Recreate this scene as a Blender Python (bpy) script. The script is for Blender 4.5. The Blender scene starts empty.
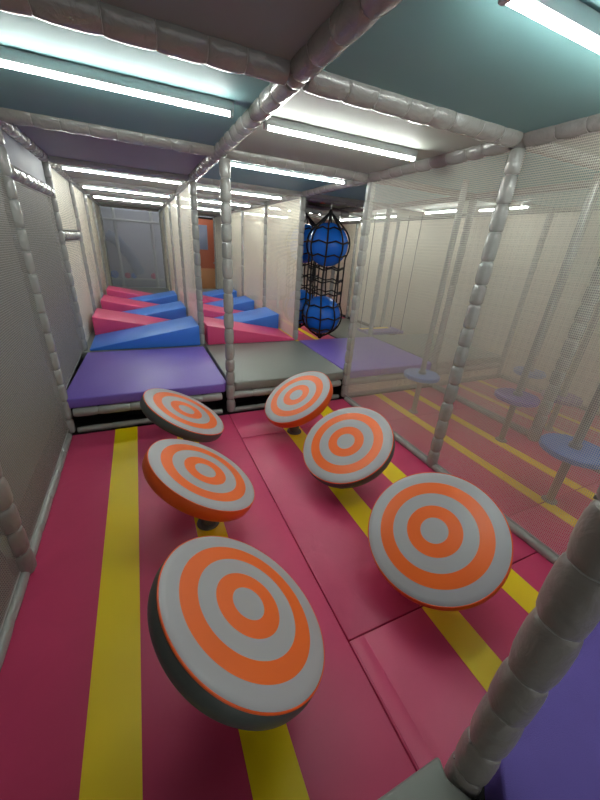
import bpy, bmesh, math, random
from mathutils import Vector, Matrix
random.seed(7)
S = bpy.context.scene
COL = S.collection
PI = math.pi

# ------------------------------------------------------------------ camera
f, yaw, pit, roll = 332.822, 0.449, -0.430, 0.070
CP = Vector((0.776, -3.364, 1.742))
fw = Vector((math.sin(yaw)*math.cos(pit), math.cos(yaw)*math.cos(pit), math.sin(pit)))
rt = Vector((math.cos(yaw), -math.sin(yaw), 0))
up = rt.cross(fw)
r2 = math.cos(roll)*rt + math.sin(roll)*up
u2 = -math.sin(roll)*rt + math.cos(roll)*up
cam = bpy.data.cameras.new('camera')
cam.sensor_fit = 'HORIZONTAL'; cam.sensor_width = 36; cam.lens = f/600*36
cam.clip_start = 0.02
co = bpy.data.objects.new('camera', cam); COL.objects.link(co)
M3 = Matrix((r2, u2, -fw)).transposed()
co.matrix_world = Matrix.Translation(CP) @ M3.to_4x4()
S.camera = co
# ------------------------------------------------------------------ world and exposure
W = bpy.data.worlds.new('world'); S.world = W; W.use_nodes = True
W.node_tree.nodes['Background'].inputs[0].default_value = (0.88, 0.90, 0.88, 1)
W.node_tree.nodes['Background'].inputs[1].default_value = 0.17
S.view_settings.view_transform = 'Standard'; S.view_settings.look = 'None'
S.view_settings.gamma = 1; S.view_settings.use_curve_mapping = False
S.view_settings.exposure = 2.33
LED = 13.0
S.cycles.max_bounces = 10; S.cycles.transparent_max_bounces = 16
S.cycles.diffuse_bounces = 5

# ------------------------------------------------------------------ colour and material helpers
def lin(c):
    o = []
    for v in c:
        v /= 255.0
        o.append(v/12.92 if v <= .04045 else ((v+.055)/1.055)**2.4)
    return (*o, 1)

def newmat(name):
    m = bpy.data.materials.new(name); m.use_nodes = True
    nt = m.node_tree
    return m, nt, nt.nodes['Principled BSDF']

def vinyl(name, rgb, rough=.42, bump=.15, scale=6, var=.06, fine=0, coat=0.0):
    m, nt, b = newmat(name)
    b.inputs['Roughness'].default_value = rough
    b.inputs['Coat Weight'].default_value = coat
    b.inputs['Coat Roughness'].default_value = .15
    tc = nt.nodes.new('ShaderNodeTexCoord')
    n = nt.nodes.new('ShaderNodeTexNoise'); n.inputs['Scale'].default_value = scale
    n.inputs['Detail'].default_value = 4; n.inputs['Distortion'].default_value = .6
    nt.links.new(tc.outputs['Object'], n.inputs['Vector'])
    mx = nt.nodes.new('ShaderNodeMix'); mx.data_type = 'RGBA'
    c = lin(rgb)
    mx.inputs[6].default_value = tuple(max(0, v*(1-var)) for v in c[:3])+(1,)
    mx.inputs[7].default_value = tuple(min(1, v*(1+var)) for v in c[:3])+(1,)
    nt.links.new(n.outputs['Fac'], mx.inputs[0]); nt.links.new(mx.outputs[2], b.inputs['Base Color'])
    bp = nt.nodes.new('ShaderNodeBump'); bp.inputs['Strength'].default_value = bump; bp.inputs['Distance'].default_value = .02
    nt.links.new(n.outputs['Fac'], bp.inputs['Height'])
    last = bp
    if fine:
        n2 = nt.nodes.new('ShaderNodeTexNoise'); n2.inputs['Scale'].default_value = 400
        nt.links.new(tc.outputs['Object'], n2.inputs['Vector'])
        b2 = nt.nodes.new('ShaderNodeBump'); b2.inputs['Strength'].default_value = fine; b2.inputs['Distance'].default_value = .002
        nt.links.new(n2.outputs['Fac'], b2.inputs['Height']); nt.links.new(bp.outputs['Normal'], b2.inputs['Normal'])
        last = b2
    nt.links.new(last.outputs['Normal'], b.inputs['Normal'])
    return m

def plain(name, rgb, rough=.5, metal=0.0):
    m, nt, b = newmat(name)
    b.inputs['Base Color'].default_value = lin(rgb); b.inputs['Roughness'].default_value = rough
    b.inputs['Metallic'].default_value = metal
    return m

def netmat(name, rgb, cell=.024, wire=.2, alpha_min=0.0):
    """square mesh netting laid out on the sheet's own metre UVs; alpha_min is a fine gauze between the cords"""
    m, nt, b = newmat(name)
    b.inputs['Base Color'].default_value = lin(rgb); b.inputs['Roughness'].default_value = .6
    uv = nt.nodes.new('ShaderNodeUVMap'); sep = nt.nodes.new('ShaderNodeSeparateXYZ')
    nt.links.new(uv.outputs[0], sep.inputs[0])
    def mth(op, a, bb=None):
        n = nt.nodes.new('ShaderNodeMath'); n.operation = op
        for i, v in enumerate((a, bb)):
            if v is None: continue
            if isinstance(v, (int, float)): n.inputs[i].default_value = v
            else: nt.links.new(v, n.inputs[i])
        return n.outputs[0]
    fr1 = mth('FRACT', mth('DIVIDE', sep.outputs[0], cell)); fr2 = mth('FRACT', mth('DIVIDE', sep.outputs[1], cell*1.25))
    w = mth('MAXIMUM', mth('LESS_THAN', fr1, wire), mth('LESS_THAN', fr2, wire*.9))
    a = mth('MAXIMUM', w, alpha_min)
    nt.links.new(a, b.inputs['Alpha'])
    return m

def ringmat(name):
    """grey vinyl disc face with two printed orange rings"""
    m, nt, b = newmat(name)
    b.inputs['Roughness'].default_value = .34
    tc = nt.nodes.new('ShaderNodeTexCoord'); sep = nt.nodes.new('ShaderNodeSeparateXYZ')
    nt.links.new(tc.outputs['Object'], sep.inputs[0])
    cb = nt.nodes.new('ShaderNodeCombineXYZ')
    nt.links.new(sep.outputs[0], cb.inputs[0]); nt.links.new(sep.outputs[1], cb.inputs[1])
    ln = nt.nodes.new('ShaderNodeVectorMath'); ln.operation = 'LENGTH'; nt.links.new(cb.outputs[0], ln.inputs[0])
    cr = nt.nodes.new('ShaderNodeValToRGB'); cr.color_ramp.interpolation = 'CONSTANT'
    g, o = lin((176, 174, 178)), lin((250, 112, 40))
    e = cr.color_ramp.elements
    e[0].position = 0; e[0].color = g
    e[1].position = .195*.36; e[1].color = o
    for p, c in ((.385*.36, g), (.590*.36, o), (.785*.36, g)):
        k = e.new(p); k.color = c
    nt.links.new(ln.outputs['Value'], cr.inputs[0]); nt.links.new(cr.outputs[0], b.inputs['Base Color'])
    n = nt.nodes.new('ShaderNodeTexNoise'); n.inputs['Scale'].default_value = 9
    nt.links.new(tc.outputs['Object'], n.inputs['Vector'])
    bp = nt.nodes.new('ShaderNodeBump'); bp.inputs['Strength'].default_value = .06; bp.inputs['Distance'].default_value = .02
    nt.links.new(n.outputs['Fac'], bp.inputs['Height']); nt.links.new(bp.outputs['Normal'], b.inputs['Normal'])
    return m

def emit(name, rgb, s):
    m, nt, b = newmat(name)
    b.inputs['Base Color'].default_value = lin(rgb)
    b.inputs['Emission Color'].default_value = lin(rgb); b.inputs['Emission Strength'].default_value = s
    return m

PAD = vinyl('grey_padding_vinyl', (152, 153, 149), .2, .5, 18, .05, 0, .5)
PADN = vinyl('grey_padding_vinyl_scuffed', (140, 135, 130), .34, .35, 16, .12)
TIE = plain('cable_tie_plastic', (170, 170, 168), .35)
PINK = vinyl('pink_mat_vinyl', (212, 68, 112), .40, .22, 4, .10, .15)
PINK2 = vinyl('pink_wedge_vinyl', (222, 72, 122), .36, .08, 5, .04, .1)
YEL = vinyl('yellow_mat_vinyl', (255, 220, 0), .42, .10, 4, .03, .15)
PURP = vinyl('purple_mat_vinyl', (122, 98, 190), .36, .08, 3, .05, .2)
GMAT = vinyl('grey_mat_vinyl', (124, 128, 122), .38, .08, 3, .05, .3)
PURN = vinyl('purple_platform_cloth', (100, 82, 168), .7, .1, 5, .08, .6)
BLUE = vinyl('blue_wedge_vinyl', (62, 128, 226), .36, .08, 5, .04, .1)
BALL = vinyl('blue_ball_rubber', (34, 114, 222), .22, .02, 3, .03)
BLK = plain('black_board', (14, 14, 15), .8)
CORD = plain('black_net_cord', (14, 14, 18), .7)
DARKV = vinyl('dark_grey_disc_side', (80, 86, 83), .4, .1, 12, .06)
ORV = vinyl('orange_disc_side', (238, 92, 22), .4, .1, 12, .04)
RING = ringmat('target_face')
STEEL = plain('galvanised_steel', (150, 150, 148), .35, .6)
STALK = plain('dark_stalk_rubber', (100, 100, 96), .6)
LEDM = emit('led_diffuser', (246, 250, 244), LED)
HOUS = plain('led_housing', (200, 206, 208), .4)
TEAL = vinyl('teal_ceiling_board', (122, 168, 170), .6, .05, 2, .04)
TAUPE = vinyl('taupe_ceiling_board', (136, 148, 146), .6, .05, 2, .04)
WARM = vinyl('pale_grey_ceiling_board', (168, 177, 168), .6, .05, 2, .03)
LILAC = vinyl('lilac_grey_ceiling_board', (146, 150, 160), .6, .05, 2, .04)
WALLG = vinyl('grey_wall_cloth', (132, 130, 124), .9, .2, 60, .06)
WALLC = vinyl('cream_wall_paint', (198, 194, 178), .8, .05, 3, .03)
WALLB = vinyl('blue_grey_wall_paint', (182, 186, 200), .8, .05, 2, .04)
CONC = vinyl('dark_floor', (60, 58, 58), .8, .1, 8, .1)
NETL = netmat('grey_wall_netting', (150, 148, 142), .011, .34, .35)
NETF = netmat('white_mesh_netting', (210, 207, 194), .0100, .22, .08)
NETC = netmat('cream_lane_netting', (230, 224, 206), .016, .50, .25)
NETE = netmat('lilac_end_netting', (190, 193, 206), .013, .22, .18)
DISB = plain('blue_step_vinyl', (92, 128, 196), .4)
DISP = plain('purple_step_vinyl', (112, 84, 158), .4)
DOORM = vinyl('red_brown_door', (176, 92, 62), .5, .05, 3, .05)
GLASS = plain('door_glass', (140, 150, 175), .12)
TAN = plain('tan_kick_plate', (196, 138, 92), .5)

# ------------------------------------------------------------------ object helpers
def obj(name, bm, mat, parent=None, smooth=False):
    me = bpy.data.meshes.new(name)
    bm.normal_update(); bm.to_mesh(me); bm.free()
    me.materials.append(mat)
    if smooth:
        for p in me.polygons: p.use_smooth = True
        try: me.set_sharp_from_angle(angle=math.radians(38))
        except Exception: pass
    o = bpy.data.objects.new(name, me); COL.objects.link(o)
    if parent: o.parent = parent
    return o

def tag(o, label, cat, group=None, kind=None):
    if label: o['label'] = label
    if cat: o['category'] = cat
    if group: o['group'] = group
    if kind: o['kind'] = kind
    return o

def thing(name, label, cat, loc=(0, 0, 0), rot=None, group=None):
    o = bpy.data.objects.new(name, None); COL.objects.link(o)
    o.location = loc
    if rot is not None: o.rotation_euler = rot
    o.empty_display_size = .1
    return tag(o, label, cat, group)

def box(bm, x0, x1, y0, y1, z0, z1):
    r = bmesh.ops.create_cube(bm, size=1)
    bmesh.ops.scale(bm, vec=(x1-x0, y1-y0, z1-z0), verts=r['verts'])
    bmesh.ops.translate(bm, vec=((x0+x1)/2, (y0+y1)/2, (z0+z1)/2), verts=r['verts'])
    return r['verts']

def bevel(bm, w, seg=2):
    bmesh.ops.bevel(bm, geom=list(bm.edges), offset=w, segments=seg, affect='EDGES', profile=.5)

def boxobj(name, dims, mat, parent=None, bv=0, seg=2):
    bm = bmesh.new(); box(bm, *dims)
    if bv: bevel(bm, bv, seg)
    return obj(name, bm, mat, parent, smooth=bool(bv))

def struct(name, dims, mat):
    return tag(boxobj(name, dims, mat), None, None, kind='structure')

def prism(bm, pts, z0, z1):
    lo = [bm.verts.new((x, y, z0)) for x, y in pts]; hi = [bm.verts.new((x, y, z1)) for x, y in pts]
    bm.faces.new(lo[::-1]); bm.faces.new(hi)
    n = len(pts)
    for i in range(n): bm.faces.new((lo[i], lo[(i+1) % n], hi[(i+1) % n], hi[i]))

def tube(bm, pts, r, n=8, closed=False, caps=True):
    """round tube along a polyline; r a number or one per point"""
    pts = [Vector(p) for p in pts]; N = len(pts)
    rr = r if isinstance(r, (list, tuple)) else [r]*N
    rings = []; prev = None
    for i, p in enumerate(pts):
        if closed: t = pts[(i+1) % N]-pts[i-1]
        else: t = pts[min(i+1, N-1)]-pts[max(i-1, 0)]
        t.normalize()
        if prev is None:
            a = Vector((0, 0, 1)) if abs(t.z) < .9 else Vector((1, 0, 0))
            u = t.cross(a).normalized()
        else:
            u = (prev - t*prev.dot(t)).normalized()
        prev = u; v = t.cross(u)
        rings.append([bm.verts.new(p + (u*math.cos(2*PI*k/n)+v*math.sin(2*PI*k/n))*rr[i]) for k in range(n)])
    for i in range(N if closed else N-1):
        A, B = rings[i], rings[(i+1) % N]
        for k in range(n): bm.faces.new((A[k], A[(k+1) % n], B[(k+1) % n], B[k]))
    if caps and not closed:
        bm.faces.new(rings[0][::-1]); bm.faces.new(rings[-1])

def lathe(bm, prof, n=48):
    """prof: (radius, z) from bottom to top; a radius of 0 closes the surface"""
    rings = []
    for r, z in prof:
        rings.append([bm.verts.new((0, 0, z))] if r <= 1e-6 else [bm.verts.new((r*math.cos(2*PI*k/n), r*math.sin(2*PI*k/n), z)) for k in range(n)])
    for A, B in zip(rings, rings[1:]):
        for k in range(n):
            k2 = (k+1) % n
            if len(A) == 1 and len(B) == 1: continue
            if len(A) == 1: bm.faces.new((A[0], B[k2], B[k]))
            elif len(B) == 1: bm.faces.new((A[k], A[k2], B[0]))
            else: bm.faces.new((A[k], A[k2], B[k2], B[k]))

# ------------------------------------------------------------------ padded sleeves (posts and beams)
def sleeve_bm(L, r, seg, n=20, rough=1.0, pinch=1.0):
    """foam sleeve along +Z from 0 to L, pinched by ties every seg metres; returns bmesh and the pinch heights"""
    bm = bmesh.new(); prof = []; pin = []
    cnt = max(2, round(L/seg)); s = L/cnt; z = 0
    rings = []
    for i in range(cnt):
        z1 = L if i == cnt-1 else (i+1)*s + random.uniform(-.12, .12)*s
        bulge = random.uniform(.985, 1.03); ln = z1-z
        ph = random.uniform(0, 6.28); ph2 = random.uniform(0, 6.28); lean = random.uniform(.0, .05)
        for t, k, wr in ((0, 1-.28*pinch, 1), (.03, 1-.12*pinch, 1), (.10, 1-.03*pinch, .7), (.25, 1.02*bulge, .3), (.5, 1.035*bulge, .12), (.75, 1.02*bulge, .3), (.90, 1-.03*pinch, .7), (.97, 1-.12*pinch, 1)):
            rings.append((z+ln*t, k, wr, ph, ph2, lean))
        if i: pin.append(z)
        z = z1
    rings.append((L, 1-.28*pinch, 1, 0, 0, 0))
    vr = []
    for zz, k, wr, ph, ph2, lean in rings:
        row = []
        for a in range(n):
            th = 2*PI*a/n
            w = 1 + rough*wr*(.035*math.sin(3*th+ph)+.03*math.sin(7*th+ph2)) + lean*math.cos(th-ph)*(1-wr)
            row.append(bm.verts.new((r*k*w*math.cos(th), r*k*w*math.sin(th), zz)))
        vr.append(row)
    for A, B in zip(vr, vr[1:]):
        for a in range(n): bm.faces.new((A[a], A[(a+1) % n], B[(a+1) % n], B[a]))
    bm.faces.new(vr[0][::-1]); bm.faces.new(vr[-1])
    return bm, pin

def tie_bm(r):
    bm = bmesh.new()
    tube(bm, [(r*math.cos(a*PI/9), r*math.sin(a*PI/9), 0) for a in range(18)], .0026, 5, closed=True)
    box(bm, r-.002, r+.008, -.004, .004, -.004, .004)
    return bm

AXM = {'z': Matrix.Identity(4), 'x': Matrix.Rotation(PI/2, 4, 'Y'), 'y': Matrix.Rotation(-PI/2, 4, 'X')}
def padded(name, p, axis, L, r, label, cat, group, seg=.19, ties=False, mat=None, n=20, pinch=1.0):
    bm, pin = sleeve_bm(L, r, seg, n, 1.0, pinch)
    bm.transform(AXM[axis])
    o = obj(name, bm, mat or PAD, smooth=True); o.location = p
    tag(o, label, cat, group)
    if ties:
        for z in pin:
            tb = tie_bm(r*(1-.26*pinch)); tb.transform(Matrix.Rotation(random.uniform(0, 6.28), 4, 'Z'))
            tb.transform(Matrix.Translation((0, 0, z))); tb.transform(AXM[axis])
            obj('cable_tie', tb, TIE, o)
    return o

H = 2.43
# ------------------------------------------------------------------ room shell
struct('floor', (-.5, 6.5, -6.0, 9.6, -.12, -.06), CONC)
struct('wall_left', (-.32, -.20, -6, 9.6, -.06, 3.0), WALLG)
struct('wall_right', (6.35, 6.45, -6, 9.6, -.06, 3.0), WALLC)
struct('wall_back', (-.5, 6.5, 9.5, 9.6, -.06, 3.0), WALLB)
struct('ceiling', (-.5, 6.5, -6.1, 9.6, 3.0, 3.05), WALLG)

# coloured boards that roof each bay of the frame
XS = (0, 1.5, 3.0, 4.5, 6.0)
YS = (-3.2, -1.6, 0, 1.6, 3.2, 4.8, 6.4, 8.0)
bays = {(0, -3.2): TAUPE, (1, -3.2): TEAL, (0, -1.6): TEAL, (1, -1.6): WARM, (0, 0): LILAC, (1, 0): TEAL,
        (2, -1.6): TEAL, (2, -3.2): WARM, (3, -1.6): TEAL, (3, -3.2): TEAL, (2, 0): TEAL}
for i in range(4):
    for y in (-4.8,)+YS[:-1]:
        if (i, y) == (2, 1.6): continue
        m = bays.get((i, y), WARM)
        struct('ceiling_panel', (XS[i]+.01, XS[i+1]-.01, y+.01, y+1.59, 2.437, 2.46), m)

# ------------------------------------------------------------------ posts
row_txt = {-3.2: 'level with the near platform edge', -1.6: 'halfway along the target disc bay', 0: 'at the front edge of the raised deck',
           1.6: 'at the back edge of the flat deck mats', 3.2: 'one bay behind the flat deck mats', 4.8: 'two bays behind the flat deck mats',
           6.4: 'three bays behind the flat deck mats', 8.0: 'at the far end of the lanes'}
col_txt = {0: 'by the wall', 1.5: 'on the centre line', 3.0: 'in the net line',
           4.5: 'in the second net line', 6.0: 'by the far cream wall'}
col_back = {0: 'against the wall', 1.5: 'between the two wedge lanes', 3.0: 'beside the middle lane wedges', 4.5: 'beyond the ball net', 6.0: 'by the far cream wall'}
special = {(1.5, -3.2): 'thick grey padded post rising close by between grey and purple platform mats',
           (1.5, 0): 'grey padded post standing where the purple and grey deck mats meet',
           (3.0, 0): 'grey padded post at the front corner where the grey deck mat meets the net',
           (3.0, -1.6): 'shiny grey padded post holding the white net beside the discs',
           (0, 0): 'grey padded post at the wall-side front corner of the purple deck mat',
           (0, -1.6): 'brownish grey padded post on the wall side beside the wide yellow stripe'}
for x in XS:
    for y in YS:
        if (x, y) in ((0, -3.2), (3, -3.2), (4.5, -3.2), (6, -3.2), (1.5, -1.6)) : continue
        z0 = .0
        if x < 3.1 and y >= 1.6: z0 = .345
        if (x, y) == (1.5, -3.2): z0 = .20
        near = y <= 0 and x < 3.1
        lab = special.get((x, y)) or 'padded post %s, %s' % ((col_back if y > 0 else col_txt)[x], row_txt[y])
        r = .046 if near else (.056 if (x, y) == (4.5, -1.6) else .043)
        if (x, y) == (0, -1.6): r = .056
        if (x, y) == (1.5, -3.2): r = .047
        px_ = {(1.5, 0): 1.54, (3.0, 0): 3.03, (4.5, -1.6): 4.46}.get((x, y), x)
        padded('padded_post', (px_, y, z0), 'z', H-.05-z0, r, lab, 'post', 'padded posts of the frame',
               seg=.17 if (x, y) == (1.5, -3.2) else .158, pinch=.7 if (x, y) == (1.5, -3.2) else (1.25 if near else 1.0), ties=near or (x, y) == (4.5, -1.6), mat=PADN if (x, y) in ((1.5, -3.2), (0, -1.6)) else PAD, n=28 if near else 14)
# end posts at the camera side that carry the beams overhead
for x in (0, 3.0, 4.5):
    padded('padded_post', (x, -3.2, 0), 'z', H-.05, .045, 'grey padded post %s, %s' % (col_txt[x], row_txt[-3.2]), 'post', 'padded posts of the frame', n=14)

# ------------------------------------------------------------------ ceiling beams
bay_txt = {-4.8: 'behind the near platform', -3.2: 'over the near end of the discs', -1.6: 'over the far end of the discs', 0: 'over the flat deck mats', 1.6: 'over the first wedges',
           3.2: 'over the middle wedges', 4.8: 'over the last wedges', 6.4: 'over the end of the lanes'}
lane_txt = {0: 'wall-side lane', 1: 'middle lane', 2: 'lane past the net', 3: 'outermost lane'}
xline = {-3.2: 'level with the near platform edge', -1.6: 'crossing above the middle discs', 0: 'above the deck front edge', 1.6: 'above the back of the flat mats', 3.2: 'one bay behind the mats',
         4.8: 'two bays behind the mats', 6.4: 'three bays behind the mats', 8.0: 'at the far end'}
yline = {0: 'along the wall', 1.5: 'along the centre', 3.0: 'along the net line', 4.5: 'on the second net line', 6.0: 'along the cream wall'}
for x in XS:
    for y in YS[:-1]:
        near = y <= 0 and x < 3.1
        padded('padded_beam', (x, y+.05, H), 'y', 1.5, .056 if near else .049,
               'grey lengthwise roof beam %s, %s' % (yline[x], bay_txt[y]), 'beam', 'padded beams of the frame', pinch=.35, seg=.17, ties=near, n=24 if near else 12)
for i in range(4):
    for y in YS:
        near = y <= 0 and i < 2
        padded('padded_beam', (XS[i]+.05, y, H), 'x', 1.4, .057 if near else .049,
               'grey padded cross beam %s, %s' % (xline[y], lane_txt[i]), 'beam', 'padded beams of the frame', pinch=.35, seg=.17, ties=near, n=24 if near else 12)
# the padded knuckles where beams meet
for x in XS:
    for y in YS:
        bm = bmesh.new()
        bmesh.ops.create_uvsphere(bm, u_segments=16, v_segments=10, radius=.058 if (x < 3.1 and y <= 0) else .047)
        k = obj('padded_joint', bm, PAD, smooth=True); k.location = (x, y, H)
        tag(k, 'padded beam joint %s, %s' % (yline[x], xline[y]), 'joint', 'padded joints of the frame')
# low cross bars on the wall side
padded('padded_crossbar', (0, .05, 2.11), 'y', 1.5, .05, 'grey padded crossbar under the lilac panel on the wall side', 'crossbar', None, n=16)
padded('padded_crossbar', (0, 1.65, 1.69), 'y', 1.5, .045, 'short lower grey padded crossbar on the wall side beside the first wedges', 'crossbar', None, n=16)
tag(boxobj('header_panel', (-.03, -.012, .06, 1.54, 2.14, 2.42), LILAC, bv=.004), 'lilac grey board filling the gap above the wall-side crossbar', 'panel')

# ------------------------------------------------------------------ rails along the floor and the deck
def rail(p, axis, L, r, label, seg=.25):
    return padded('padded_rail', p, axis, L, r, label, 'rail', 'low padded rails', seg=seg, n=14, pinch=.5)
rail((0.0, -3.1, .02), 'y', 3.0, .034, 'thin grey floor rail between the pink mat and the wall net', .3)
rail((3.0, -3.1, .02), 'y', 3.0, .034, 'thin grey floor rail under the white net beside the discs', .3)
rail((4.5, -3.1, .02), 'y', 3.0, .036, 'grey floor rail splitting the pole step room floor', .3)
rail((6.0, -3.1, .02), 'y', 3.0, .036, 'grey floor rail at the foot of the far cream wall', .3)
for i in range(4):
    w = ('wall-side purple mat', 'grey mat', 'purple mat past the net', 'outer grey mat')[i]
    rail((XS[i]+.06, 0, .202), 'x', 1.38, .044, 'padded rail along the deck front, below the %s' % w, .22)
    rail((XS[i]+.06, 0, .015), 'x', 1.38, .030, 'thin floor rail at the deck foot, below the %s' % w, .3)

# ------------------------------------------------------------------ raised deck and near platform
struct('floor_deck_board', (-.02, 6.1, .02, 1.488, .21, .250), BLK)
struct('floor_lane_board', (-.02, 2.98, 1.49, 8.0, .21, .345), GMAT)
struct('floor_underdeck_shade', (-.02, 6.1, .35, .40, -.06, .21), BLK)  # added black panel standing in for the shade in the gap under the deck
struct('floor_platform_board', (-.1, 4.5, -6.0, -3.16, .18, .256), BLK)
struct('floor_platform_plinth', (-.1, 4.5, -3.55, -3.5, -.06, .18), BLK)

def mat(name, pts, z0, z1, m, label, group, bv=.012):
    bm = bmesh.new(); prism(bm, pts, z0, z1); bmesh.ops.recalc_face_normals(bm, faces=bm.faces)
    bevel(bm, bv, 3)
    return tag(obj(name, bm, m, smooth=True), label, 'mat', group)
def rect(x0, x1, y0, y1): return [(x0, y0), (x1, y0), (x1, y1), (x0, y1)]
c = .05
def notched(x0, x1, y0, y1):
    return [(x0+c, y0), (x1-c, y0), (x1, y0+c), (x1, y1), (x0, y1), (x0, y0+c)]
mat('deck_mat', [(.04, -.02), (1.47, -.02), (1.505, .03), (1.495, 1.46), (.05, 1.46), (-.005, .03)], .252, .352, PURP, 'flat purple deck mat on the wall side in front of the wedges', 'flat deck mats')
mat('deck_mat', [(1.60, -.02), (2.96, -.02), (3.005, .04), (3.02, 1.48), (1.53, 1.48), (1.535, .05)], .252, .352, GMAT, 'flat grey deck mat between the two purple ones', 'flat deck mats')
mat('deck_mat', [(3.09, -.02), (4.44, -.02), (4.48, .04), (4.485, 1.52), (3.035, 1.52), (3.025, .05)], .252, .352, PURP, 'flat purple deck mat in front of the hanging ball net', 'flat deck mats')
mat('deck_mat', notched(4.515, 5.985, -.01, 1.54), .252, .352, GMAT, 'flat grey deck mat past the net, in front of the swing board', 'flat deck mats')
P = [(.02, -5.5), (1.49, -5.5), (1.49, -3.29), (1.43, -3.19), (1.445, -3.14), (.02, -3.14)]
mat('platform_mat', P, .26, .35, GMAT, 'grey mat corner beside the foot of the closest padded post', 'near platform mats')
P = [(1.50, -5.5), (2.95, -5.5), (2.95, -3.10), (1.80, -3.10), (1.60, -3.20), (1.50, -3.29)]
mat('platform_mat', P, .26, .43, PURN, 'dark purple mat behind the closest padded post', 'near platform mats')

# ------------------------------------------------------------------ floor mats with yellow stripes
def floor_mat(x0, x1, y0, y1, stripes, label, flap=False, group='pink striped floor mats'):
    t = thing('floor_mat', label, 'mat', ((x0+x1)/2, (y0+y1)/2, -.06), group=group)
    def sub(name, a, b, y0_, y1_, z0, z1, m, bv):
        bm = bmesh.new(); box(bm, a, b, y0_, y1_, z0, z1)
        if bv: bevel(bm, bv, 2)
        bm.transform(Matrix.Translation((-(x0+x1)/2, -(y0+y1)/2, .06)))
        return obj(name, bm, m, t, smooth=bool(bv))
    g = .002
    sub('cover', x0+g, x1-g, y0+g, y1-g, -.055, 0, PINK, .007)
    for a, b in stripes: sub('stripe', a, b, y0+g+.003, y1-g-.003, -.004, .0016, YEL, 0)
    if flap: sub('seam_flap', x0+.01, x0+.085, y0+.01, y1-.01, -.003, .003, PINK, .001)
    return t
LS = [(.38, .575), (.92, 1.10)]; RS = [(1.965, 2.14), (2.50, 2.68)]
rows = [(-3.8, -2.6, 'nearest the platform'), (-2.6, -.6, 'long middle one'), (-.6, -.06, 'narrow one against the deck')]
for y0, y1, w in rows:
    if y1 == -2.6: floor_mat(.02, 1.5, -3.8, -.06, LS, 'long pink floor mat with two yellow stripes beside the wall net')
    w = w.replace('nearest the', 'beside the near')
    floor_mat(1.5, 2.98, y0, y1, RS, 'pink striped floor mat, column beside the net, %s' % w, flap=(y1 == -2.6))
for y0, y1, w in ((-3.8, -2.3, 'close to the platform'), (-2.3, -.75, 'under the pole steps'), (-.75, -.06, 'against the deck')):
    floor_mat(3.02, 4.48, y0, y1, [(3.47, 3.58), (3.97, 4.08)], 'pink striped floor mat just past the net, %s' % w)
    floor_mat(4.52, 5.98, y0, y1, [(4.93, 5.03), (5.43, 5.53)], 'pink striped floor mat past the second net, %s' % w)
for k, (y0, y1) in enumerate(((1.6, 3.2), (3.2, 4.8), (4.8, 6.4), (6.4, 8.0))):
    w = ('under the ball nets', 'one bay behind the ball nets', 'two bays behind the ball nets', 'at the far end')[k]
    floor_mat(3.02, 4.48, y0, y1, [(3.47, 3.58), (3.97, 4.08)], 'pink striped floor mat in the lane behind the deck, %s' % w)
mat('padded_floor_mat', rect(4.54, 5.96, 1.6, 4.75), -.06, .0, GMAT, 'pale grey floor mat under the hanging swing board', None)
mat('padded_floor_mat', rect(4.54, 5.96, 4.8, 7.95), -.06, .0, PINK, 'plain pink floor mat past the swing board', None)

# ------------------------------------------------------------------ netting and screens
def sheet(name, a, b, z0, z1, m, label, cords=True):
    """a net hung between two floor points a and b"""
    a = Vector(a); b = Vector(b); L = (b-a).length
    bm = bmesh.new(); uvl = bm.loops.layers.uv.new('UVMap')
    N = max(2, int(L/.25)); K = 8
    nrm = Vector((-(b-a).y, (b-a).x)).normalized()
    g = [[None]*(K+1) for _ in range(N+1)]
    for i in range(N+1):
        for j in range(K+1):
            t = i/N; s = j/K
            off = .006*math.sin(7.3*t*L+3*s)*math.sin(PI*s)
            p = a.lerp(b, t) + nrm*off
            g[i][j] = (bm.verts.new((p.x, p.y, z0+(z1-z0)*s)), (t*L, (z1-z0)*s))
    for i in range(N):
        for j in range(K):
            q = [g[i][j], g[i+1][j], g[i+1][j+1], g[i][j+1]]
            fc = bm.faces.new([v[0] for v in q])
            for lp, v in zip(fc.loops, q): lp[uvl].uv = v[1]
    o = obj(name, bm, m, smooth=True)
    tag(o, label, 'net')
    if cords:
        for z in (z0+.004, z1-.004):
            cb = bmesh.new(); tube(cb, [(a.x, a.y, z), (b.x, b.y, z)], .004, 6)
            obj('edge_cord', cb, TIE, o)
    return o
bayn = {-4.8: 'beside the near platform', -3.2: 'beside the near half of the discs', -1.6: 'beside the far half of the discs', 0: 'beside the flat deck mats',
        1.6: 'beside the first wedges', 3.2: 'beside the middle wedges', 4.8: 'beside the last wedges', 6.4: 'at the end of the lanes'}
for y in (-4.8, -3.2, -1.6):
    sheet('safety_net', (0, y+.05), (0, y+1.55), .055, H-.05, NETL, 'fine grey wall net %s' % bayn[y])
sheet('safety_net', (0, .05), (0, 1.55), .36, 2.06, NETL, 'fine grey wall net %s' % bayn[0])
for y in (1.6, 3.2, 4.8, 6.4):
    sheet('safety_net', (0, y+.05), (0, y+1.55), .36, 1.63 if y == 1.6 else H-.05, NETC, 'cream net on the wall side of the lanes, %s' % bayn[y])
    if y == 1.6: sheet('safety_net', (0, y+.05), (0, y+1.55), 1.75, H-.05, NETC, 'cream net above the short crossbar on the wall side')
    sheet('safety_net', (1.5, y+.05), (1.5, y+1.55), .36, H-.05, NETC, 'cream net dividing the two wedge lanes, %s' % bayn[y])
    sheet('safety_net', (3, y+.05), (3, y+1.55), .36, H-.05, NETC, 'cream net on the ball net side of the lanes, %s' % bayn[y])
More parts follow.
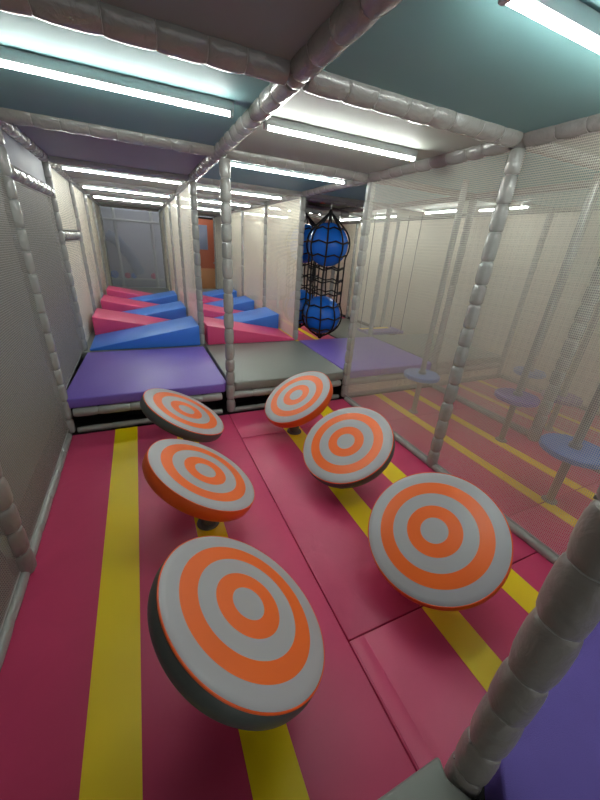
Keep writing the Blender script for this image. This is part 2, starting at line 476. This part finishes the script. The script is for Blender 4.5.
for y in (-3.2, -1.6):
    sheet('safety_net', (3, y+.05), (3, y+1.55), .06, H-.05, NETF, 'white mesh net past the discs, %s' % bayn[y])
    sheet('safety_net', (4.5, y+.05), (4.5, y+1.55), .06, H-.05, NETF, 'second white mesh net further out, %s' % bayn[y])
for y in YS[:-1]:
    sheet('safety_net', (6, y+.05), (6, y+1.55), .06, H-.05, NETC, 'cream net along the far cream wall, %s' % bayn[y])
sheet('safety_net', (3.06, -.02), (5.94, -.02), .045, .16, NETC, 'low strip of cream net closing the deck front past the target bay')
sheet('safety_net', (.06, 8.0), (1.44, 8.0), .40, H-.1, NETE, 'lilac-tinted net closing the end of the wall-side lane')

# ------------------------------------------------------------------ LED battens and added fill lights
def led(x0, x1, y, label, z=2.402, along_y=False):
    """slim batten fixed flat under a board; runs along x, or along y when along_y"""
    c = ((x0+x1)/2, y, z) if not along_y else (y, (x0+x1)/2, z)
    t = thing('led_batten', label, 'light fixture', c, group='LED battens under the roof boards')
    if along_y: t.rotation_euler = (0, 0, PI/2)
    h = (x1-x0)/2
    bm = bmesh.new(); box(bm, -h-.012, h+.012, -.014, .014, -.012, .034 if z < 2.5 else 0); bevel(bm, .003); obj('housing', bm, HOUS, t, True)
    bm = bmesh.new(); box(bm, -h, h, -.011, .011, -.032, -.0125); bevel(bm, .005); obj('diffuser', bm, LEDM, t, True)
    for sx in (-1, 1):
        bm = bmesh.new(); box(bm, sx*h-.010, sx*h+.010, -.017, .017, -.034, 0); bevel(bm, .003)
        obj('end_cap', bm, HOUS, t, True)
LN = {0: (.30, 1.34), 1: (1.57, 2.72), 2: (3.15, 4.3)}
for i, y in ((1, -2.43), (0, -1.07), (1, -.98), (1, .22), (0, 1.86), (1, 2.06), (0, 3.65), (0, 5.3), (1, 3.70), (1, 5.40), (2, -2.75), (2, 3.6), (2, 5.4)):
    x0, x1 = LN[i]
    if (i, y) == (1, -2.43): x0, x1 = 1.75, 2.92
    if i == 0 and y > 1: x0, x1 = .12, 1.40
    if i == 1 and 0 < y: x0, x1 = 1.62, 2.84
    nr = min(YS[:-1]+(-4.8,), key=lambda q: abs(q+.8-y))
    led(x0, x1, y, 'white LED batten in the %s, %s' % (lane_txt[i], bay_txt[nr]))
led(-.12, .62, 5.35, 'lengthwise LED batten past the second net, first one', along_y=True)
led(.82, 1.55, 5.2, 'lengthwise LED batten past the second net, second one', along_y=True)
led(2.4, 3.1, 5.3, 'lengthwise LED batten past the swing board ropes', along_y=True)
led(3.6, 4.7, 5.3, 'lengthwise LED batten deep behind the swing board', along_y=True)
led(-3.1, -2.3, 5.35, 'added lengthwise fill light over the near end of the pole steps', along_y=True)  # added lamp out of view, kept to light the pole step floor
led(1.9, 3.4, 8.8, 'added fill light on the hall ceiling in front of the red brown door', z=3.0)  # lamp added to brighten the door
led(.1, 1.4, 8.7, 'added fill light on the hall ceiling behind the lilac end net', z=3.0)  # hidden lamp added to brighten the wall behind the end net
# ------------------------------------------------------------------ foam wedges
def wedge(x0, x1, y0, y1, high, m, label):
    z0, z1, lo = .346, .635, .372
    bm = bmesh.new()
    zl, zr = (z1, lo) if high == 'L' else (lo, z1)
    V = [bm.verts.new(p) for p in ((x0, y0, z0), (x1, y0, z0), (x1, y1, z0), (x0, y1, z0), (x0, y0, zl), (x1, y0, zr), (x1, y1, zr), (x0, y1, zl))]
    for q in ((3, 2, 1, 0), (4, 5, 6, 7), (0, 1, 5, 4), (1, 2, 6, 5), (2, 3, 7, 6), (3, 0, 4, 7)): bm.faces.new([V[k] for k in q])
    bevel(bm, .012, 3)
    o = obj('foam_wedge', bm, m, smooth=True)
    tag(o, label, 'wedge', 'sloping foam wedges in the lanes')
ordw = ('first', 'second', 'third')
y = 1.53
for k in range(3):
    for j, (m, hi, cn) in enumerate(((BLUE, 'R', 'blue'), (PINK2, 'L', 'pink'))):
        wedge(.07, 1.46, y, y+.74, hi, m, '%s foam wedge in the wall-side lane, %s %s one from the purple deck mat' % (cn, ordw[k], cn))
        y += .75
y = 1.53
for k in range(3):
    for j, (m, hi, cn) in enumerate(((PINK2, 'L', 'pink'), (BLUE, 'R', 'blue'))):
        wedge(1.57, 2.96, y, y+.74, hi, m, '%s foam wedge in the middle lane, %s %s one from the grey deck mat' % (cn, ordw[k], cn))
        y += .75

# ------------------------------------------------------------------ target discs
def target_disc(c, n, side, label):
    R, T = .36, .088
    n = Vector(n).normalized()
    t = thing('target_disc', label, 'disc', (c[0], c[1], 0), group='tilted target discs in the pink bay')
    ux = Vector((1, 0, 0)); ux = (ux - n*ux.dot(n)).normalized(); uy = n.cross(ux)
    Mr = Matrix((ux, uy, n)).transposed().to_4x4()
    Mt = Matrix.Translation((0, 0, c[2])) @ Mr
    def put(name, bm, m, sm=True):
        o = obj(name, bm, m, t, sm); o.matrix_local = Mt; return o
    bm = bmesh.new(); lathe(bm, [(R-.012, -.004), (R-.006, .0005), (R-.012, .004), (R-.03, .006), (R*.6, .010), (R*.2, .011), (0, .011)], 96)
    put('target_face', bm, RING)
    bm = bmesh.new(); tube(bm, [((R-.004)*math.cos(a*PI/48), (R-.004)*math.sin(a*PI/48), -.003) for a in range(96)], .0042, 8, closed=True)
    put('piping', bm, ORV)
    bm = bmesh.new()
    lathe(bm, [(0, -T), (R-.03, -T), (R-.012, -T+.004), (R-.002, -T+.018), (R+.003, -T*.5), (R, -.014), (R-.006, -.003), (R-.02, -.001), (0, -.001)], 96)
    put('cushion', bm, side)
    bm = bmesh.new(); lathe(bm, [(0, -T-.022), (.13, -T-.022), (.135, -T-.018), (.135, -T-.0005), (0, -T-.0005)], 32)
    put('mounting_plate', bm, STALK)
    top = c[2]-(T+.02)*n.z
    tx, ty = -(T+.02)*n.x, -(T+.02)*n.y
    bm = bmesh.new(); tube(bm, [(0, 0, .002), (0, 0, top*.45), (tx*.5, ty*.5, top*.75), (tx, ty, top)], [.048, .046, .044, .04], 20)
    obj('stalk', bm, STALK, t, True)
    bm = bmesh.new(); lathe(bm, [(0, .0017), (.075, .0017), (.07, .012), (.05, .02), (0, .02)], 28)
    obj('stalk_base', bm, STALK, t, True)
discs = [((1.002, -.656, .403), (.488, -.022, .873), DARKV, 'grey and orange target disc with dark side, in front of the wall-side purple mat'),
         ((1.003, -1.59, .424), (.507, .001, .862), ORV, 'target disc with thick orange side, between the two dark-sided discs on the wall side'),
         ((1.005, -2.548, .472), (.543, .010, .840), DARKV, 'largest looking target disc with dark grey side, close to the near platform'),
         ((2.048, -.639, .409), (-.533, -.019, .846), ORV, 'target disc with orange side and visible stalk, in front of the grey deck mat'),
         ((2.081, -1.529, .395), (-.508, -.123, .853), DARKV, 'target disc with dark side, middle of the row beside the net'),
         ((2.062, -2.475, .398), (-.501, -.148, .853), ORV, 'target disc with orange side, nearest the platform in the row beside the net')]
for d in discs: target_disc(*d)

# ------------------------------------------------------------------ step discs on poles past the net
def pole_step(x, y, z, m, r, label):
    t = thing('pole_step', label, 'pole step', (x, y, 0), group='round steps on steel poles')
    bm = bmesh.new(); tube(bm, [(0, 0, .002), (0, 0, 2.40)], .029, 16); obj('pole', bm, STEEL, t, True)
    bm = bmesh.new(); lathe(bm, [(.030, z-.05), (r-.01, z-.05), (r, z-.042), (r, z-.008), (r-.01, z), (.030, z)], 40)
    obj('step_pad', bm, m, t, True)
    bm = bmesh.new(); lathe(bm, [(.030, 0.0017), (.058, .0017), (.053, .012), (.030, .016)], 20); obj('pole_foot', bm, STEEL, t, True)
    bm = bmesh.new(); lathe(bm, [(.030, z), (.041, z), (.041, z+.03), (.030, z+.032)], 20); obj('collar', bm, STEEL, t, True)
pole_step(3.63, -.65, .50, DISB, .20, 'light blue round step on a pole, closest to the deck')
pole_step(4.10, -1.49, .53, DISP, .20, 'purple round step on a pole just past the net, between two blue ones')
pole_step(3.60, -2.30, .51, DISB, .218, 'large blue round step on a pole, just past the orange-sided disc')
pole_step(5.17, -.93, .50, DISB, .18, 'faint blue round step behind the second net, beyond the purple one')
pole_step(4.90, -1.50, .43, DISP, .19, 'faint purple round step behind the second net, next to a padded post')

# ------------------------------------------------------------------ hanging ball nets
def ball_bag(x, y, kb, lab, labs):
    zc = [1.80, .68]; R = .325
    t = thing('hanging_ball_net', lab, 'net', (x, y, .28), group='hanging nets with balls')
    n = 8
    def rad(z):
        q = R+.02
        for zz, tip, sg in ((zc[0], 2.27, 1), (zc[1], .28, -1)):     # straight cone from the tip to where it touches the ball
            h = abs(tip-zz); zt = q*q/h; rt_ = q*math.sqrt(1-(q/h)**2)
            if (z-zz)*sg > zt: return max(.012, rt_*(h-(z-zz)*sg)/(h-zt))
            if (z-zz)*sg > 0: return math.sqrt(q*q-(z-zz)**2)
        r = .295
        for c_ in zc:
            d = abs(z-c_)
            if d < q: r = max(r, math.sqrt(q*q-d*d))
        return r
    zs = [.29+(2.26-.29)*k/44 for k in range(45)]
    for k in range(n):
        a = 2*PI*k/n + .2
        bm = bmesh.new()
        tube(bm, [((rad(z)+.004)*math.cos(a+.05*math.sin(5*z+k)), (rad(z)+.004)*math.sin(a+.05*math.sin(5*z+k)), z-.28) for z in zs], .0135, 6)
        obj('net_cord', bm, CORD, t, True)
    for j in range(9):
        z = .47+j*.195
        bm = bmesh.new(); pts = []
        for k in range(n*2):
            a = 2*PI*k/(n*2)+.2; zz = z + (.022 if k % 2 else -.015)
            pts.append(((rad(zz)+.006)*math.cos(a+.05*math.sin(5*zz+k/2)), (rad(zz)+.006)*math.sin(a+.05*math.sin(5*zz+k/2)), zz-.28))
        tube(bm, pts, .013, 6, closed=True); obj('net_ring', bm, CORD, t, True)
    bm = bmesh.new(); lathe(bm, [(0, -.02), (.03, -.015), (.045, .03), (.035, .07), (.02, .09), (0, .09)], 14); obj('bottom_knot', bm, CORD, t, True)
    bm = bmesh.new(); lathe(bm, [(0, 1.94), (.02, 1.94), (.035, 1.97), (.03, 2.0), (.01, 2.03), (0, 2.03)], 14); obj('top_knot', bm, CORD, t, True)
    bm = bmesh.new(); tube(bm, [(0, 0, 2.02), (0, 0, 2.255)], .012, 8); obj('hanger', bm, STEEL, t, True)
    for z, l2 in zip(zc, labs):
        bm = bmesh.new(); bmesh.ops.create_uvsphere(bm, u_segments=40, v_segments=24, radius=R)
        b = obj('exercise_ball', bm, BALL, smooth=True); b.location = (x, y, z)
        tag(b, l2, 'ball', 'blue balls in hanging nets')
ball_bag(3.62, 1.9, 0, 'black rope net bag hanging behind the purple deck mat with two blue balls',
         ('upper blue ball in the fully visible black rope net', 'lower blue ball in the fully visible black rope net'))
ball_bag(3.58, 2.72, 1, 'second black rope net bag, mostly hidden behind the first one',
         ('upper blue ball in the rope net half hidden behind the first', 'lower blue ball in the rope net half hidden behind the first'))
padded('padded_beam', (3.06, 1.9, H), 'x', 1.38, .05, 'grey padded beam the first ball net hangs from', 'beam', 'padded beams of the frame', n=12)
padded('padded_beam', (3.06, 2.72, H-.09), 'x', 1.38, .05, 'grey padded beam the second ball net hangs from', 'beam', 'padded beams of the frame', n=12)

# woven strap roof over the ball nets
t = thing('strap_roof', 'dark roof of woven purple and red straps above the ball nets', 'strap roof', (3.75, 2.4, 2.52))
PST = plain('purple_strap', (150, 84, 156), .6); RST = plain('red_strap', (224, 92, 74), .6)
for k in range(9):
    xx = -.68+k*.17
    bm = bmesh.new(); box(bm, xx-.035, xx+.035, -.78, .78, 0, .006); obj('strap', bm, RST if k in (1, 6) else PST, t)
for k in range(10):
    yy = -.72+k*.16
    bm = bmesh.new(); box(bm, -.73, .73, yy-.03, yy+.03, .008, .014); obj('strap', bm, PST if k % 4 else RST, t)

# hanging round target in the lane behind the net
t = thing('hanging_target', 'round blue-grey hanging target with an orange ring, seen through the cream net', 'target', (3.52, 3.2, 1.79))
bm = bmesh.new(); lathe(bm, [(0, -.03), (.30, -.03), (.32, -.02), (.32, .02), (.30, .03), (0, .03)], 40)
bm.transform(Matrix.Rotation(PI/2, 4, 'X')); obj('pad', bm, plain('blue_grey_pad', (120, 130, 160), .5), t, True)
bm = bmesh.new(); lathe(bm, [(.07, .031), (.11, .031), (.11, .036), (.07, .036), (.07, .031)], 32)
bm.transform(Matrix.Rotation(PI/2, 4, 'X')); obj('painted_ring', bm, ORV, t, True)
bm = bmesh.new(); tube(bm, [(0, 0, .31), (0, 0, .60)], .008, 6); obj('hanging_rope', bm, CORD, t, True)

# swing board on four ropes
t = thing('swing_board', 'purple swing board with a yellow stripe hanging on four thin ropes', 'swing', (5.35, 2.4, .22))
bm = bmesh.new(); box(bm, -.45, .45, -.22, .22, -.03, .03); bevel(bm, .01); obj('board', bm, plain('lilac_board', (122, 104, 168), .5), t, True)
bm = bmesh.new(); box(bm, -.44, .30, .06, .16, .025, .033); obj('stripe', bm, YEL, t)
for sx in (-.4, .4):
    for sy in (-.18, .18):
        bm = bmesh.new(); tube(bm, [(sx, sy, .02), (sx, sy, 2.30)], .008, 6); obj('rope', bm, CORD, t, True)

# ------------------------------------------------------------------ far wall: door, frame pipes, slide
d = struct('door_1', (2.44, 3.36, 9.46, 9.50, .0, 2.44), BLK)
boxobj('door_leaf', (2.50, 3.30, 9.42, 9.458, .02, 2.38), DOORM, d, .004)
boxobj('door_window', (2.62, 3.02, 9.405, 9.42, 1.45, 2.2), GLASS, d, .003)
boxobj('kick_plate', (2.52, 3.28, 9.41, 9.42, .03, .85), TAN, d, .003)
boxobj('door_handle', (3.18, 3.26, 9.36, 9.405, 1.02, 1.06), STEEL, d, .008)
for x, w in ((.28, 'wall-side'), (1.28, 'other')):
    bm = bmesh.new(); tube(bm, [(0, 0, 0), (0, 0, 3.0)], .045, 12)
    o = obj('white_pipe_post', bm, HOUS, smooth=True); o.location = (x, 9.0, -.06)
    tag(o, 'pale upright pipe behind the lilac end net, on the %s side' % w, 'pipe')
for z, w in ((2.12, 'high'), (.22, 'low')):
    bm = bmesh.new(); tube(bm, [(0, 0, 0), (1.9, 0, 0)], .035, 12)
    o = obj('white_pipe_rail', bm, HOUS, smooth=True); o.location = (-.18, 8.92, z)
    tag(o, '%s pale horizontal pipe behind the lilac end net' % w, 'pipe')
bm = bmesh.new(); tube(bm, [(0, 0, 0), (.25, 0, -.15), (.6, 0, -.6), (.80, 0, -1.1)], .16, 20)
o = obj('tube_slide', bm, vinyl('faded_blue_plastic', (136, 152, 186), .5, .02, 3, .03), smooth=True); o.location = (-.0, 9.25, 1.72)
tag(o, 'faded blue tube slide behind the lilac end net', 'slide')
for x, m, w in ((.05, BLUE, 'bright blue'), (.42, PINK2, 'pink'), (.60, BLUE, 'small blue'), (1.2, PINK2, 'second pink')):
    rr = .12 if x < .1 else .09
    bm = bmesh.new(); bmesh.ops.create_uvsphere(bm, u_segments=20, v_segments=12, radius=rr)
    o = obj('play_ball', bm, m, smooth=True); o.location = (x, 9.38, .46+rr)
    tag(o, '%s ball on the shelf behind the lilac end net' % w, 'ball')
tag(boxobj('low_shelf', (-.15, 1.5, 9.28, 9.495, .42, .46), HOUS, bv=.005), 'pale shelf with coloured balls behind the lilac end net', 'shelf')
